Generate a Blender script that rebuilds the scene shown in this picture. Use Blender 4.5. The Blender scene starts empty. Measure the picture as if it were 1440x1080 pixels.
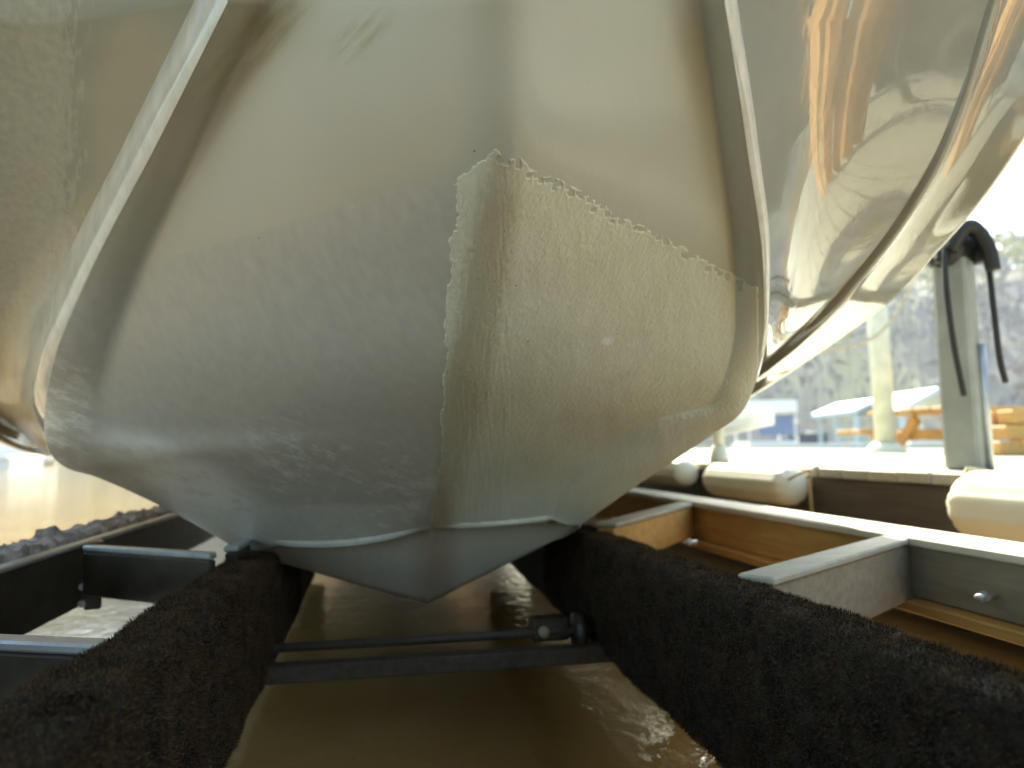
import bpy, bmesh, math, random
import numpy as np
from mathutils import Vector, Matrix, noise
from mathutils.bvhtree import BVHTree
random.seed(4); rng = np.random.default_rng(4)
rad = math.radians
S = bpy.context.scene
C = S.collection

# ------------------------------------------------------------------ camera, world, sun, exposure
H = 0.60                                   # eye height above the water
YAW, PITCH, ROLL = rad(10.2), rad(5.14), rad(-0.8)
cam_d = bpy.data.cameras.new('camera'); cam = bpy.data.objects.new('camera', cam_d); C.objects.link(cam)
CR = Matrix.Rotation(-YAW, 3, 'Z') @ Matrix.Rotation(rad(90) + PITCH, 3, 'X') @ Matrix.Rotation(ROLL, 3, 'Z')
CP = Vector((0, 0, H))
cam.matrix_world = Matrix.Translation(CP) @ CR.to_4x4()
cam_d.sensor_width = 36; cam_d.lens = 25; cam_d.clip_start = 0.02; cam_d.clip_end = 3000
cam_d.dof.use_dof = True; cam_d.dof.focus_distance = 0.86; cam_d.dof.aperture_fstop = 3.4
S.camera = cam

SUN_AZ, SUN_EL = rad(14), rad(37)          # azimuth clockwise from +Y (away from the camera), to the right
w = bpy.data.worlds.new('World'); S.world = w; w.use_nodes = True
nt = w.node_tree; nt.nodes.clear()
sky = nt.nodes.new('ShaderNodeTexSky'); sky.sky_type = 'NISHITA'; sky.sun_disc = False
sky.sun_elevation = SUN_EL; sky.sun_rotation = SUN_AZ; sky.air_density = 1.0; sky.dust_density = 2.5
bg = nt.nodes.new('ShaderNodeBackground'); bg.inputs[1].default_value = 0.15
wo = nt.nodes.new('ShaderNodeOutputWorld'); nt.links.new(sky.outputs[0], bg.inputs[0]); nt.links.new(bg.outputs[0], wo.inputs[0])
sd = bpy.data.lights.new('sun', 'SUN'); sd.energy = 4.2; sd.angle = rad(0.5); sd.color = (1, .93, .8)
sun = bpy.data.objects.new('sun', sd); C.objects.link(sun)
sv = Vector((math.sin(SUN_AZ) * math.cos(SUN_EL), math.cos(SUN_AZ) * math.cos(SUN_EL), math.sin(SUN_EL)))
sun.rotation_euler = sv.to_track_quat('Z', 'Y').to_euler(); sun.location = sv * 20
vs = S.view_settings; vs.view_transform = 'Standard'; vs.look = 'None'; vs.gamma = 1; vs.exposure = 2.08; vs.use_curve_mapping = False
vs.use_white_balance = True; vs.white_balance_temperature = 6750; vs.white_balance_tint = -8

# ------------------------------------------------------------------ geometry helpers
def P(px, py, d):                          # the point a design-drawing position names, d metres ahead
    return CP + CR @ Vector(((px - 720) / 1000, -(py - 540) / 1000, -1)) * d
def PZ(px, py, z):                         # the same on a level z
    r = CR @ Vector(((px - 720) / 1000, -(py - 540) / 1000, -1))
    return CP + r * ((z - H) / r.z)
def mesh_obj(name, verts, faces, mat=None, parent=None, smooth=False, loc=None):
    me = bpy.data.meshes.new(name); me.from_pydata([tuple(v) for v in verts], [], faces); me.update()
    o = bpy.data.objects.new(name, me); C.objects.link(o)
    if mat: me.materials.append(mat)
    if smooth: me.polygons.foreach_set('use_smooth', [True] * len(me.polygons))
    if parent: o.parent = parent
    return o
def bm_obj(name, bm, mat=None, parent=None, smooth=False):
    me = bpy.data.meshes.new(name); bm.to_mesh(me); bm.free()
    o = bpy.data.objects.new(name, me); C.objects.link(o)
    if mat: me.materials.append(mat)
    if smooth: me.polygons.foreach_set('use_smooth', [True] * len(me.polygons))
    if parent: o.parent = parent
    return o
def tag(o, label=None, cat=None, group=None, kind=None):
    if label: o['label'] = label
    if cat: o['category'] = cat
    if group: o['group'] = group
    if kind: o['kind'] = kind
    return o
def empty(name, loc, label=None, cat=None, group=None, rz=0):
    o = bpy.data.objects.new(name, None); o.empty_display_size = .1; C.objects.link(o)
    o.location = loc; o.rotation_euler = (0, 0, rz)
    o['_m'] = 0; del o['_m']
    return tag(o, label, cat, group)
def frame_box(bm, a, b, wdt, hgt, up=Vector((0, 0, 1)), bev=0.003, side=0, drop=0):
    """a board from a to b; wdt across, hgt down from the a-b line"""
    a, b = Vector(a), Vector(b); t = (b - a).normalized(); s = t.cross(up).normalized(); u = s.cross(t).normalized()
    L = (b - a).length
    M = Matrix((( t.x, s.x, u.x, 0), (t.y, s.y, u.y, 0), (t.z, s.z, u.z, 0), (0, 0, 0, 1)))
    g = bmesh.ops.create_cube(bm, size=1)
    vs_ = g['verts']
    bmesh.ops.scale(bm, vec=(L, wdt, hgt), verts=vs_)
    if bev:
        es = list({e for v in vs_ for e in v.link_edges})
        r = bmesh.ops.bevel(bm, geom=es, offset=bev, segments=1, affect='EDGES', profile=.5)
        vs_ = list({v for f in r['faces'] for v in f.verts} | {v for v in vs_ if v.is_valid})
    bmesh.ops.transform(bm, matrix=Matrix.Translation((a + b) / 2 - u * (hgt / 2 + drop) + s * side) @ M, verts=vs_)
def board(name, a, b, wdt, hgt, mat, parent=None, bev=.003, side=0, drop=0):
    bm = bmesh.new(); frame_box(bm, a, b, wdt, hgt, bev=bev, side=side, drop=drop)
    return bm_obj(name, bm, mat, parent)
def box(name, c, s, mat, parent=None, bev=.004, rz=0):
    c = Vector(c); d = Vector((math.cos(rz), math.sin(rz), 0)) * s[0] / 2; top = Vector((0, 0, s[2] / 2))
    return board(name, c - d + top, c + d + top, s[1], s[2], mat, parent, bev)
def catmull(pts, n):
    pts = [Vector(p) for p in pts]; q = [2 * pts[0] - pts[1]] + pts + [2 * pts[-1] - pts[-2]]; out = []
    for i in range(len(pts) - 1):
        for k in range(n):
            t = k / n; a, b, c, d = q[i:i + 4]
            out.append(.5 * ((2 * b) + (c - a) * t + (2 * a - 5 * b + 4 * c - d) * t * t + (3 * b - a - 3 * c + d) * t ** 3))
    out.append(pts[-1]); return out
def tube(name, pts, r, mat, parent=None, n=10, caps=True, rs=None):
    pts = [Vector(p) for p in pts]; V, F = [], []
    prev = None
    for i, p in enumerate(pts):
        t = (pts[min(i + 1, len(pts) - 1)] - pts[max(i - 1, 0)]).normalized()
        ref = prev if prev is not None else (Vector((0, 0, 1)) if abs(t.z) < .9 else Vector((1, 0, 0)))
        s = (ref - t * ref.dot(t)).normalized(); prev = s; u = t.cross(s); rr = rs[i] if rs else r
        for k in range(n):
            a = 2 * math.pi * k / n; V.append(p + s * math.cos(a) * rr + u * math.sin(a) * rr)
    for i in range(len(pts) - 1):
        for k in range(n):
            F.append((i * n + k, i * n + (k + 1) % n, (i + 1) * n + (k + 1) % n, (i + 1) * n + k))
    if caps: F += [tuple(range(n))[::-1], tuple(range((len(pts) - 1) * n, len(pts) * n))]
    return mesh_obj(name, V, F, mat, parent, smooth=n > 6)
def copy_tree(o, parent=None):
    c = o.copy(); C.objects.link(c)
    if parent: c.parent = parent
    for ch in o.children: copy_tree(ch, c)
    return c

# ------------------------------------------------------------------ materials
class MB:
    def __init__(s, name, rough=.6, col=(.5, .5, .5), spec=.5, metal=0):
        s.m = bpy.data.materials.new(name); s.m.use_nodes = True; s.t = s.m.node_tree
        s.b = s.t.nodes['Principled BSDF']; s.b.inputs['Roughness'].default_value = rough
        s.b.inputs['Base Color'].default_value = (*col, 1); s.b.inputs['Specular IOR Level'].default_value = spec
        s.b.inputs['Metallic'].default_value = metal
        s.co = s.t.nodes.new('ShaderNodeTexCoord')
    def l(s, a, b): s.t.links.new(a, b)
    def map(s, scale=(1, 1, 1), src='Object', rot=(0, 0, 0)):
        n = s.t.nodes.new('ShaderNodeMapping'); n.inputs['Scale'].default_value = scale; n.inputs['Rotation'].default_value = rot
        s.l(s.co.outputs[src], n.inputs[0]); return n.outputs[0]
    def rmap(s, scale, ang, src='UV'):          # rotate first, then stretch
        a = s.t.nodes.new('ShaderNodeMapping'); a.inputs['Rotation'].default_value = (0, 0, ang); s.l(s.co.outputs[src], a.inputs[0])
        b = s.t.nodes.new('ShaderNodeMapping'); b.inputs['Scale'].default_value = scale; s.l(a.outputs[0], b.inputs[0]); return b.outputs[0]
    def noise(s, scale, detail=4, vec=None, rough=.55, dist=0):
        n = s.t.nodes.new('ShaderNodeTexNoise'); n.inputs['Scale'].default_value = scale; n.inputs['Detail'].default_value = detail
        n.inputs['Roughness'].default_value = rough; n.inputs['Distortion'].default_value = dist
        s.l(vec if vec is not None else s.co.outputs['Object'], n.inputs['Vector']); return n.outputs[0]
    def ramp(s, fac, stops):
        n = s.t.nodes.new('ShaderNodeValToRGB'); e = n.color_ramp.elements
        while len(e) < len(stops): e.new(.5)
        for k, (p, c) in zip(e, stops):
            k.position = p; k.color = (*c, 1) if isinstance(c, tuple) else (c, c, c, 1)
        s.l(fac, n.inputs[0]); return n.outputs[0]
    def math(s, op, a, b=None, c=None):
        n = s.t.nodes.new('ShaderNodeMath'); n.operation = op
        for i, x in enumerate((a, b, c)):
            if x is None: continue
            if isinstance(x, (int, float)): n.inputs[i].default_value = x
            else: s.l(x, n.inputs[i])
        return n.outputs[0]
    def mix(s, fac, a, b, mode='MIX'):
        n = s.t.nodes.new('ShaderNodeMix'); n.data_type = 'RGBA'; n.blend_type = mode
        for i, x in ((0, fac), (6, a), (7, b)):
            if isinstance(x, tuple): n.inputs[i].default_value = (*x, 1)
            elif isinstance(x, (int, float)): n.inputs[i].default_value = x if i == 0 else (x, x, x, 1)
            else: s.l(x, n.inputs[i])
        return n.outputs[2]
    def color(s, x): s.l(x, s.b.inputs['Base Color'])
    def rough(s, x): s.l(x, s.b.inputs['Roughness'])
    def bump(s, h, strength=.3, dist=.01):
        n = s.t.nodes.new('ShaderNodeBump'); n.inputs['Strength'].default_value = strength; n.inputs['Distance'].default_value = dist
        prev = s.b.inputs['Normal'].links
        if prev: s.l(prev[0].from_socket, n.inputs['Normal'])
        s.l(h, n.inputs['Height']); s.l(n.outputs[0], s.b.inputs['Normal'])
    def uvmask(s, cx, cy, rx, ry, rot=0, soft=.5, nz=None, amt=.5):
        """soft elliptical patch placed on the hull's own UV layout"""
        u = s.t.nodes.new('ShaderNodeMapping'); u.vector_type = 'TEXTURE'
        u.inputs['Location'].default_value = (cx, cy, 0); u.inputs['Rotation'].default_value = (0, 0, rot); u.inputs['Scale'].default_value = (rx, ry, 1)
        s.l(s.co.outputs['UV'], u.inputs[0])
        d = s.t.nodes.new('ShaderNodeVectorMath'); d.operation = 'LENGTH'; s.l(u.outputs[0], d.inputs[0])
        v = d.outputs['Value']
        if nz is not None: v = s.math('ADD', v, s.math('MULTIPLY', s.math('SUBTRACT', nz, .5), amt))
        m = s.t.nodes.new('ShaderNodeMapRange'); m.interpolation_type = 'SMOOTHSTEP'
        m.inputs['From Min'].default_value = 1 + soft; m.inputs['From Max'].default_value = 1 - soft
        s.l(v, m.inputs['Value']); return m.outputs[0]

def mat_bottom():
    m = MB('hull_gelcoat_worn', .3)
    n1 = m.noise(3, 5); n2 = m.noise(60, 5, m.map((1, 1, .35)))
    base = m.mix(m.ramp(n1, [(.35, 0.), (.7, 1.)]), (.55, .54, .45), (.61, .60, .51))
    # algae streaks high on the left, wiped diagonally
    stre = m.noise(16, 6, m.rmap((1, 5, 1), -1.0), .6)
    alg = m.math('MULTIPLY', m.uvmask(.255, .95, .022, .08, -.6, .7, n1, 1.0), m.ramp(stre, [(.35, 0.), (.65, 1.)]))
    alg2 = m.math('MULTIPLY', m.uvmask(.352, .955, .016, .035, -.6, .7, n1, 1.0), m.ramp(stre, [(.4, 0.), (.65, 1.)]))
    alg = m.math('MAXIMUM', alg, alg2)
    base = m.mix(m.math('MULTIPLY', alg, .75), base, (.36, .34, .16))
    # sanded, duller area below the old edge on the left
    uv = m.t.nodes.new('ShaderNodeSeparateXYZ'); m.l(m.co.outputs['UV'], uv.inputs[0])
    edge = m.math('SUBTRACT', m.math('ADD', m.math('MULTIPLY', uv.outputs[0], .40), .60), uv.outputs[1])
    edge = m.math('ADD', edge, m.math('MULTIPLY', m.math('SUBTRACT', m.noise(40, 5), .5), .012))
    sand = m.ramp(edge, [(0.0, 0.), (.006, 1.)])
    left = m.ramp(uv.outputs[0], [(.44, 1.), (.46, 0.)]); sand = m.math('MULTIPLY', sand, left)
    base = m.mix(sand, base, m.mix(m.ramp(n2, [(.3, 0.), (.7, 1.)]), (.53, .515, .46), (.60, .585, .525)))
    # chalky white scuffs low on the left, and a painted sheen by the edge
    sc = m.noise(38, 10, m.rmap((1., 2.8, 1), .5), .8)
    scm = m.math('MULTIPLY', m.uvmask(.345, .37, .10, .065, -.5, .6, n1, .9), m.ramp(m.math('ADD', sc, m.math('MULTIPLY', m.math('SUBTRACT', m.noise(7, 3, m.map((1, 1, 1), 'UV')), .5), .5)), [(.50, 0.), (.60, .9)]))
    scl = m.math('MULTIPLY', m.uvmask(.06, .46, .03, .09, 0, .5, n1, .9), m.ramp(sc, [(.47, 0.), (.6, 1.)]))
    sheen_wear = m.math('MULTIPLY', m.uvmask(.18, .375, .085, .028, -.62, .6, n1, .8), m.ramp(sc, [(.32, 0.), (.50, 1.)]))  # worn white film with the reflected sheen painted into it
    scm = m.math('MAXIMUM', m.math('MAXIMUM', scm, scl), sheen_wear)
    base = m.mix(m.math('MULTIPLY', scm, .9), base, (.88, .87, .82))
    # specks
    vo = m.t.nodes.new('ShaderNodeTexVoronoi'); vo.inputs['Scale'].default_value = 14; m.l(m.co.outputs['Object'], vo.inputs['Vector'])
    sp = m.ramp(vo.outputs['Distance'], [(.0, 1.), (.02, 1.), (.028, 0.)])
    base = m.mix(sp, base, (.08, .06, .04))
    # rusty stain on the keel end and the low right edge
    ru = m.math('MULTIPLY', m.uvmask(.425, .27, .02, .07, 0, .6, n1, .9), .55)
    base = m.mix(ru, base, (.34, .22, .13))
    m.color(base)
    r = m.mix(sand, .32, .40); r = m.mix(scm, r, .6); m.rough(r)
    m.bump(m.noise(140, 5, m.map((1, 1, .5))), .10, .002)
    m.bump(m.noise(9, 3), .12, .01)
    m.b.inputs['Coat Weight'].default_value = .25; m.b.inputs['Coat Roughness'].default_value = .16
    return m.m
def mat_side():
    m = MB('hull_gelcoat_glossy', .05, (.60, .575, .50), .6)
    m.color(m.mix(m.ramp(m.noise(5, 4), [(.3, 0.), (.7, 1.)]), (.34, .32, .26), (.40, .375, .31)))
    n = m.noise(20, 5); m.rough(m.ramp(n, [(.3, .03), (.8, .10)]))
    m.bump(m.noise(6, 3, m.map((1, 1, .6))), .09, .03)
    m.bump(m.noise(60, 3, m.map((1.4, 1.4, .7))), .10, .003)
    m.b.inputs['Coat Weight'].default_value = 1; m.b.inputs['Coat Roughness'].default_value = .015
    return m.m
def mat_side_left():
    m = MB('hull_gelcoat_chalked', .35, (.6, .6, .52))
    uv = m.t.nodes.new('ShaderNodeSeparateXYZ'); m.l(m.co.outputs['UV'], uv.inputs[0])
    n = m.noise(9, 6); st = m.noise(22, 7, m.map((7, 1.2, 1), 'UV', (0, 0, .12)), .65); fine = m.noise(90, 6)
    x = m.math('ADD', uv.outputs[0], m.math('MULTIPLY', m.math('SUBTRACT', st, .5), .10))
    zone = m.ramp(x, [(.055, 1.), (.085, 0.)])
    c = m.mix(m.ramp(n, [(.3, 0.), (.7, 1.)]), (.41, .42, .345), (.47, .48, .40))
    chalk = m.math('MULTIPLY', zone, m.ramp(fine, [(.3, .35), (.65, 1.)]))
    c = m.mix(m.math('MULTIPLY', chalk, .75), c, (.64, .65, .57))
    low = m.math('MULTIPLY', m.ramp(uv.outputs[1], [(.42, 1.), (.66, 0.)]), m.ramp(st, [(.4, 0.), (.62, 1.)]))
    c = m.mix(m.math('MULTIPLY', low, .5), c, (.30, .27, .24)); m.color(c)
    m.rough(m.mix(chalk, .14, .55)); m.bump(fine, .08, .002)
    m.b.inputs['Coat Weight'].default_value = .35; m.b.inputs['Coat Roughness'].default_value = .08
    return m.m
def mat_patch():
    m = MB('repair_paint_coat', .55)
    br = m.noise(30, 6, m.map((5, 5, .7))); n = m.noise(9, 4)
    c = m.mix(m.ramp(n, [(.35, 0.), (.7, 1.)]), (.71, .71, .57), (.78, .78, .66))
    c = m.mix(m.math('MULTIPLY', m.uvmask(.469, .60, .022, .25, -.13, .4, br, .8), .5), c, (.40, .35, .22))
    c = m.mix(m.math('MULTIPLY', m.uvmask(.428, .28, .014, .10, 0, .6, br, .8), .7), c, (.42, .30, .20))
    c = m.mix(m.uvmask(.593, .556, .006, .005, .5, .4, n, .8), c, (.9, .9, .88))
    gn = m.noise(50, 5, m.map((1, 2, 1), 'UV', (0, 0, .6)), .7)
    c = m.mix(m.math('MULTIPLY', m.uvmask(.60, .52, .06, .07, 0, .8, n, .8), m.ramp(gn, [(.5, 0.), (.65, .6)])), c, (.84, .83, .75))
    vo = m.t.nodes.new('ShaderNodeTexVoronoi'); vo.inputs['Scale'].default_value = 26; m.l(m.co.outputs['Object'], vo.inputs['Vector'])
    c = m.mix(m.ramp(vo.outputs['Distance'], [(.0, 1.), (.025, 1.), (.035, 0.)]), c, (.12, .1, .06))
    m.color(c); m.bump(m.noise(210, 4, m.map((1, 1, .6))), .35, .003); m.bump(br, .28, .006)
    m.rough(m.ramp(n, [(.3, .42), (.7, .6)]))
    return m.m
def mat_wood(name, c1, c2, rough=.65, scale=6, axis=1):
    m = MB(name, rough)
    sc = [9, 9, 9]; sc[axis] = .7
    g = m.noise(scale, 6, m.map(tuple(sc)), .6, .6)
    k = m.noise(2.3, 3)
    c = m.mix(m.ramp(g, [(.32, 0.), (.68, 1.)]), c1, c2)
    c = m.mix(m.math('MULTIPLY', m.ramp(k, [(.45, 0.), (.7, 1.)]), .45), c, tuple(x * .55 for x in c1))
    m.color(c); m.bump(g, .35, .003); return m.m
def mat_plain(name, c, rough=.5, var=.15, scale=8, bump=.1, metal=0, spec=.5):
    m = MB(name, rough, c, spec, metal); n = m.noise(scale, 5)
    m.color(m.mix(m.ramp(n, [(.3, 0.), (.7, 1.)]), tuple(x * (1 - var) for x in c), tuple(min(1, x * (1 + var)) for x in c)))
    if bump: m.bump(m.noise(scale * 6, 4), bump, .004)
    return m.m
def mat_water():
    m = MB('muddy_lake_water', .02, (.15, .095, .035))
    n = m.noise(1.2, 3); m.color(m.mix(m.ramp(n, [(.35, 0.), (.65, 1.)]), (.25, .145, .045), (.33, .20, .07)))
    m.b.inputs['IOR'].default_value = 1.45
    m.bump(m.noise(20, 3, m.map((1.6, 1, 1)), .5, .4), .10, .02)
    m.bump(m.noise(3.0, 2, m.map((1, 1.6, 1))), .05, .05)
    return m.m
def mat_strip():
    m = MB('chine_gelcoat_brightened', .18); n = m.noise(40, 5, m.map((1, 1, .3)))  # paler base stands in for the bright reflection along the chine
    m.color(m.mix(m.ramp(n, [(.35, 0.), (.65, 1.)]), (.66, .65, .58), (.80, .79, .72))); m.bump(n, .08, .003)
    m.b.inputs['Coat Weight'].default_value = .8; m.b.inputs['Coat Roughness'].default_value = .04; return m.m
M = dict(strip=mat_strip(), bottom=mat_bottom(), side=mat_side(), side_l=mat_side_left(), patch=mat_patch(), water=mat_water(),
    lumber=mat_wood('added_bright_orange_lumber', (.62, .27, .05), (.78, .42, .12)),
    wood=mat_wood('stained_sunlit_orange_timber', (.48, .25, .065), (.66, .39, .12)),  # orange timber; also paints sunlight on the far beam face
    wood_grey=mat_wood('weathered_shaded_grey_timber', (.24, .20, .14), (.34, .29, .21)),  # grey aged timber; also paints shade on the near beam face
    pine=mat_wood('sunlit_pine', (.50, .32, .15), (.62, .43, .22), axis=0),
    clad=mat_plain('mirror_wall_grey_cladding', (.15, .14, .11), .6, .1, 3, .05),
    cap=mat_wood('pale_cap_timber', (.60, .55, .44), (.74, .69, .57)),
    fascia=mat_wood('dark_fascia_timber', (.055, .042, .030), (.10, .078, .052)),
    deck=mat_wood('bleached_deck_timber', (.38, .345, .27), (.50, .46, .37), axis=0),
    galv=mat_plain('galvanised_steel', (.55, .57, .58), .35, .15, 20, .1, .7),
    darksteel=mat_plain('dark_wet_steel', (.06, .048, .034), .35, .4, 12, .2, .3),
    black=mat_plain('black_rubber', (.012, .012, .012), .45, .2, 9, .05),
    pvc=mat_plain('ribbed_white_vinyl', (.78, .74, .62), .4, .06, 6, .05),
    pole=mat_plain('pale_grey_post_paint', (.30, .31, .28), .45, .15, 9, .1),
    pole_y=mat_plain('cream_post_paint', (.62, .60, .47), .45, .15, 9, .1),
    rope=mat_plain('tan_rope', (.50, .42, .28), .8, .2, 60, .3),
    crust=mat_plain('weathered_foam', (.42, .38, .37), .9, .6, 30, .6),
    blue=mat_plain('blue_canvas', (.16, .22, .40), .7), white=mat_plain('white_paint', (.80, .80, .78), .5, .05),
    teal=mat_plain('pale_teal_metal', (.45, .62, .62), .5), paleblue=mat_plain('pale_blue_paint', (.50, .62, .72), .5),
    navy=mat_plain('dark_blue_paint', (.05, .07, .13), .4), green=mat_plain('green_plastic', (.22, .45, .06), .5),
    bark=mat_plain('bare_winter_bark', (.24, .21, .20), .9), roof=mat_plain('added_shade_boards', (.07, .055, .04), .7),
    )
def mat_carpet():
    m = MB('wet_black_carpet', .75, (.02, .016, .012), .3)
    n = m.noise(45, 5); m.color(m.mix(m.ramp(n, [(.4, 0.), (.7, 1.)]), (.010, .008, .007), (.045, .035, .024)))
    m.bump(m.noise(160, 4), .8, .008)
    return m.m
def mat_pile():
    m = MB('carpet_fibres', .85, (.04, .03, .02), .12)
    n = m.noise(18, 5); n2 = m.noise(300, 2)
    c = m.mix(m.ramp(n, [(.35, 0.), (.7, 1.)]), (.006, .0035, .0018), (.075, .042, .018))
    m.color(m.mix(m.ramp(n2, [(.45, 0.), (.8, 1.)]), c, (.22, .14, .07))); return m.m
M['carpet'] = mat_carpet(); M['pile'] = mat_pile()
def mat_hill():
    m = MB('winter_wood_floor', .9); n = m.noise(.05, 6); m.color(m.mix(m.ramp(n, [(.4, 0.), (.62, 1.)]), (.20, .17, .18), (.34, .31, .18))); return m.m
M['hill'] = mat_hill()

# ------------------------------------------------------------------ the setting: water, far hills
def water():
    g = []
    xs = np.array([-600, -300, -100, -30, -10, -4, -2, 0, 2, 4, 10, 30, 100, 300, 600.]); V = [(x, y, 0) for y in xs for x in xs]; n = len(xs)
    F = [(j * n + i, j * n + i + 1, (j + 1) * n + i + 1, (j + 1) * n + i) for j in range(n - 1) for i in range(n - 1)]
    return tag(mesh_obj('water', V, F, M['water']), 'brown turbid lake water under and around the boat lift', None, kind='structure')
water()
def hill(name, az0, az1, r0, r1, hmax, label, seed):
    V, F = [], []; na, nr = 70, 14
    for j in range(nr + 1):
        t = j / nr
        for i in range(na + 1):
            a = rad(az0 + (az1 - az0) * i / na); r = r0 + (r1 - r0) * t
            hh = hmax * math.sin(t * math.pi / 2) * (.82 + .3 * noise.noise(Vector((i * .07 + seed, t * 2, 0)))) + 2.5 * noise.noise(Vector((i * .3, t * 6, seed)))
            if j == 0: hh = -.5
            V.append((math.sin(a) * r, math.cos(a) * r, hh))
    F = [(j * (na + 1) + i, j * (na + 1) + i + 1, (j + 1) * (na + 1) + i + 1, (j + 1) * (na + 1) + i) for j in range(nr) for i in range(na)]
    o = mesh_obj(name, V, F, M['hill'], smooth=True); tag(o, label, None, kind='structure'); return V
hv = hill('hills', -75, 95, 120, 260, 62, 'wooded winter hillside across the lake', 3)
def woods(hv):
    V, F = [], []
    n = 70 + 1
    def at(u, t):
        i = u * 70; j = t * 14; i0, j0 = min(69, int(i)), min(13, int(j)); a = Vector(hv[j0 * n + i0]); b = Vector(hv[j0 * n + i0 + 1]); c = Vector(hv[(j0 + 1) * n + i0])
        return a + (b - a) * (i - i0) + (c - a) * (j - j0)
    groups = {0: ([], []), 1: ([], [])}
    for k in range(5200):
        p = at(random.random() * .999, random.random() ** .8 * .999)
        hgt = random.uniform(6, 13); kind = 1 if noise.noise(p * .03) > .22 and random.random() < .7 else 0
        V, F = groups[kind]; rr = hgt * random.uniform(.16, .3)
        nt_ = 11 if kind == 0 else 14
        base = len(V); wv = hgt * .012
        V += [p + Vector((-wv, 0, -1)), p + Vector((wv, 0, -1)), p + Vector((0, 0, hgt))]; F.append((base, base + 1, base + 2))
        for q in range(nt_):
            c = p + Vector((random.gauss(0, rr * .6), random.gauss(0, rr * .6), hgt * random.uniform(.35, 1)))
            s = random.uniform(.25, .9) * (1 if kind else .8); b = len(V)
            for _ in range(3): V.append(c + Vector((random.gauss(0, s), random.gauss(0, s), random.gauss(0, s * 1.6))))
            F.append((b, b + 1, b + 2))
    mats = [mat_plain('bare_twig_mass', (.20, .17, .18), .9, .3, .2, 0), mat_plain('early_leaf_mass', (.36, .34, .14), .9, .3, .2, 0)]
    for k, lab in ((0, 'grey bare trees covering the far hillside'), (1, 'yellow green early leafing trees on the far hillside')):
        o = mesh_obj('woods', groups[k][0], groups[k][1], mats[k]); tag(o, lab, 'woods', kind='stuff')
woods(hv)

# ------------------------------------------------------------------ the boat
# each hull line is (v, x, y, d): position along the line, drawing position, distance ahead
K  = [(0,702,0,.70),(.2,703,205,.77),(.4,674,400,.90),(.55,644,520,1.01),(.7,624,620,1.17),(.85,613,690,1.32),(1,606,742,1.47),(1.02,606,744,1.50),(1.1,600,850,1.72)]
L2 = [(0,325,0,.825),(.2,225,200,.948),(.4,122,400,1.093),(.5,80,500,1.18),(.57,66,565,1.27),(.64,68,628,1.33),(.7,92,656,1.40),(.77,140,672,1.46),(.88,240,718,1.57),(1,340,775,1.65),(1.02,342,777,1.66),(1.1,344,780,1.68)]
L1 = [(0,375,0,.865),(.2,277,200,.982),(.4,186,400,1.115),(.5,152,500,1.19),(.57,142,560,1.245),(.64,152,605,1.285),(.7,225,632,1.285),(.77,262,655,1.32),(.88,330,702,1.41),(1,392,766,1.55),(1.02,374,771,1.60),(1.1,382,788,1.68)]
R1 = [(0,985,0,.83),(.2,1012,200,.935),(.4,1034,385,1.08),(.5,1032,478,1.17),(.57,1016,535,1.235),(.64,990,570,1.29),(.7,925,588,1.30),(.77,872,615,1.345),(.88,805,668,1.43),(1,775,730,1.545),(1.02,794,733,1.60),(1.1,780,760,1.67)]
R2 = [(0,1017,0,.79),(.2,1047,200,.90),(.4,1071,390,1.052),(.5,1070,480,1.163),(.57,1060,538,1.26),(.64,1038,582,1.32),(.7,1005,607,1.37),(.77,952,643,1.43),(.88,878,693,1.52),(1,812,740,1.6),(1.02,813,742,1.62),(1.1,812,744,1.68)]
L3 = [(0,275,-2,.885),(.2,176,198,1.005),(.4,80,399,1.17),(.5,50,500,1.25),(.57,46,565,1.35),(.64,62,615,1.65),(.8,110,640,2.2),(1,250,648,3.5),(1.1,270,648,4)]
R3 = [(0,1037,-3,.83),(.2,1066,196,.935),(.4,1082,383,1.10),(.5,1074,480,1.25),(.57,1062,535,1.5),(.7,1020,560,2.1),(1,950,600,3.5),(1.1,930,602,4)]
L4 = [(0,-300,0,.85),(.2,-260,250,1.0),(.35,-180,400,1.15),(.5,-80,520,1.4),(.6,0,584,1.75),(.7,62,630,2.3),(1,250,640,4.5),(1.1,270,640,5)]
L5 = [(v, x - 14, y + 4, d + .01) for v, x, y, d in L4]
L6 = [(0,-420,0,.9),(.2,-370,250,1.05),(.35,-270,430,1.25),(.5,-110,550,1.5),(.6,0,620,1.85),(.7,62,640,2.4),(1,250,646,4.6),(1.1,270,646,5.1)]
R4 = [(0,1390,0,1.1),(.15,1346,140,1.14),(.28,1297,250,1.20),(.42,1214,370,1.34),(.52,1142,452,1.54),(.62,1062,524,2.1),(1,900,585,4.5),(1.1,890,588,5)]
R5 = [(v, x + 16, y + 5, d + .012) for v, x, y, d in R4]
R6 = [(0,1545,-30,1.15),(.15,1470,135,1.17),(.28,1402,248,1.24),(.42,1318,350,1.38),(.52,1228,440,1.62),(.62,1062,553,2.3),(1,900,600,4.6),(1.1,890,602,5.1)]
AFT = (CR @ Vector(((540 - 720) / 1000, -(640 - 540) / 1000, -1))).normalized()
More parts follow.
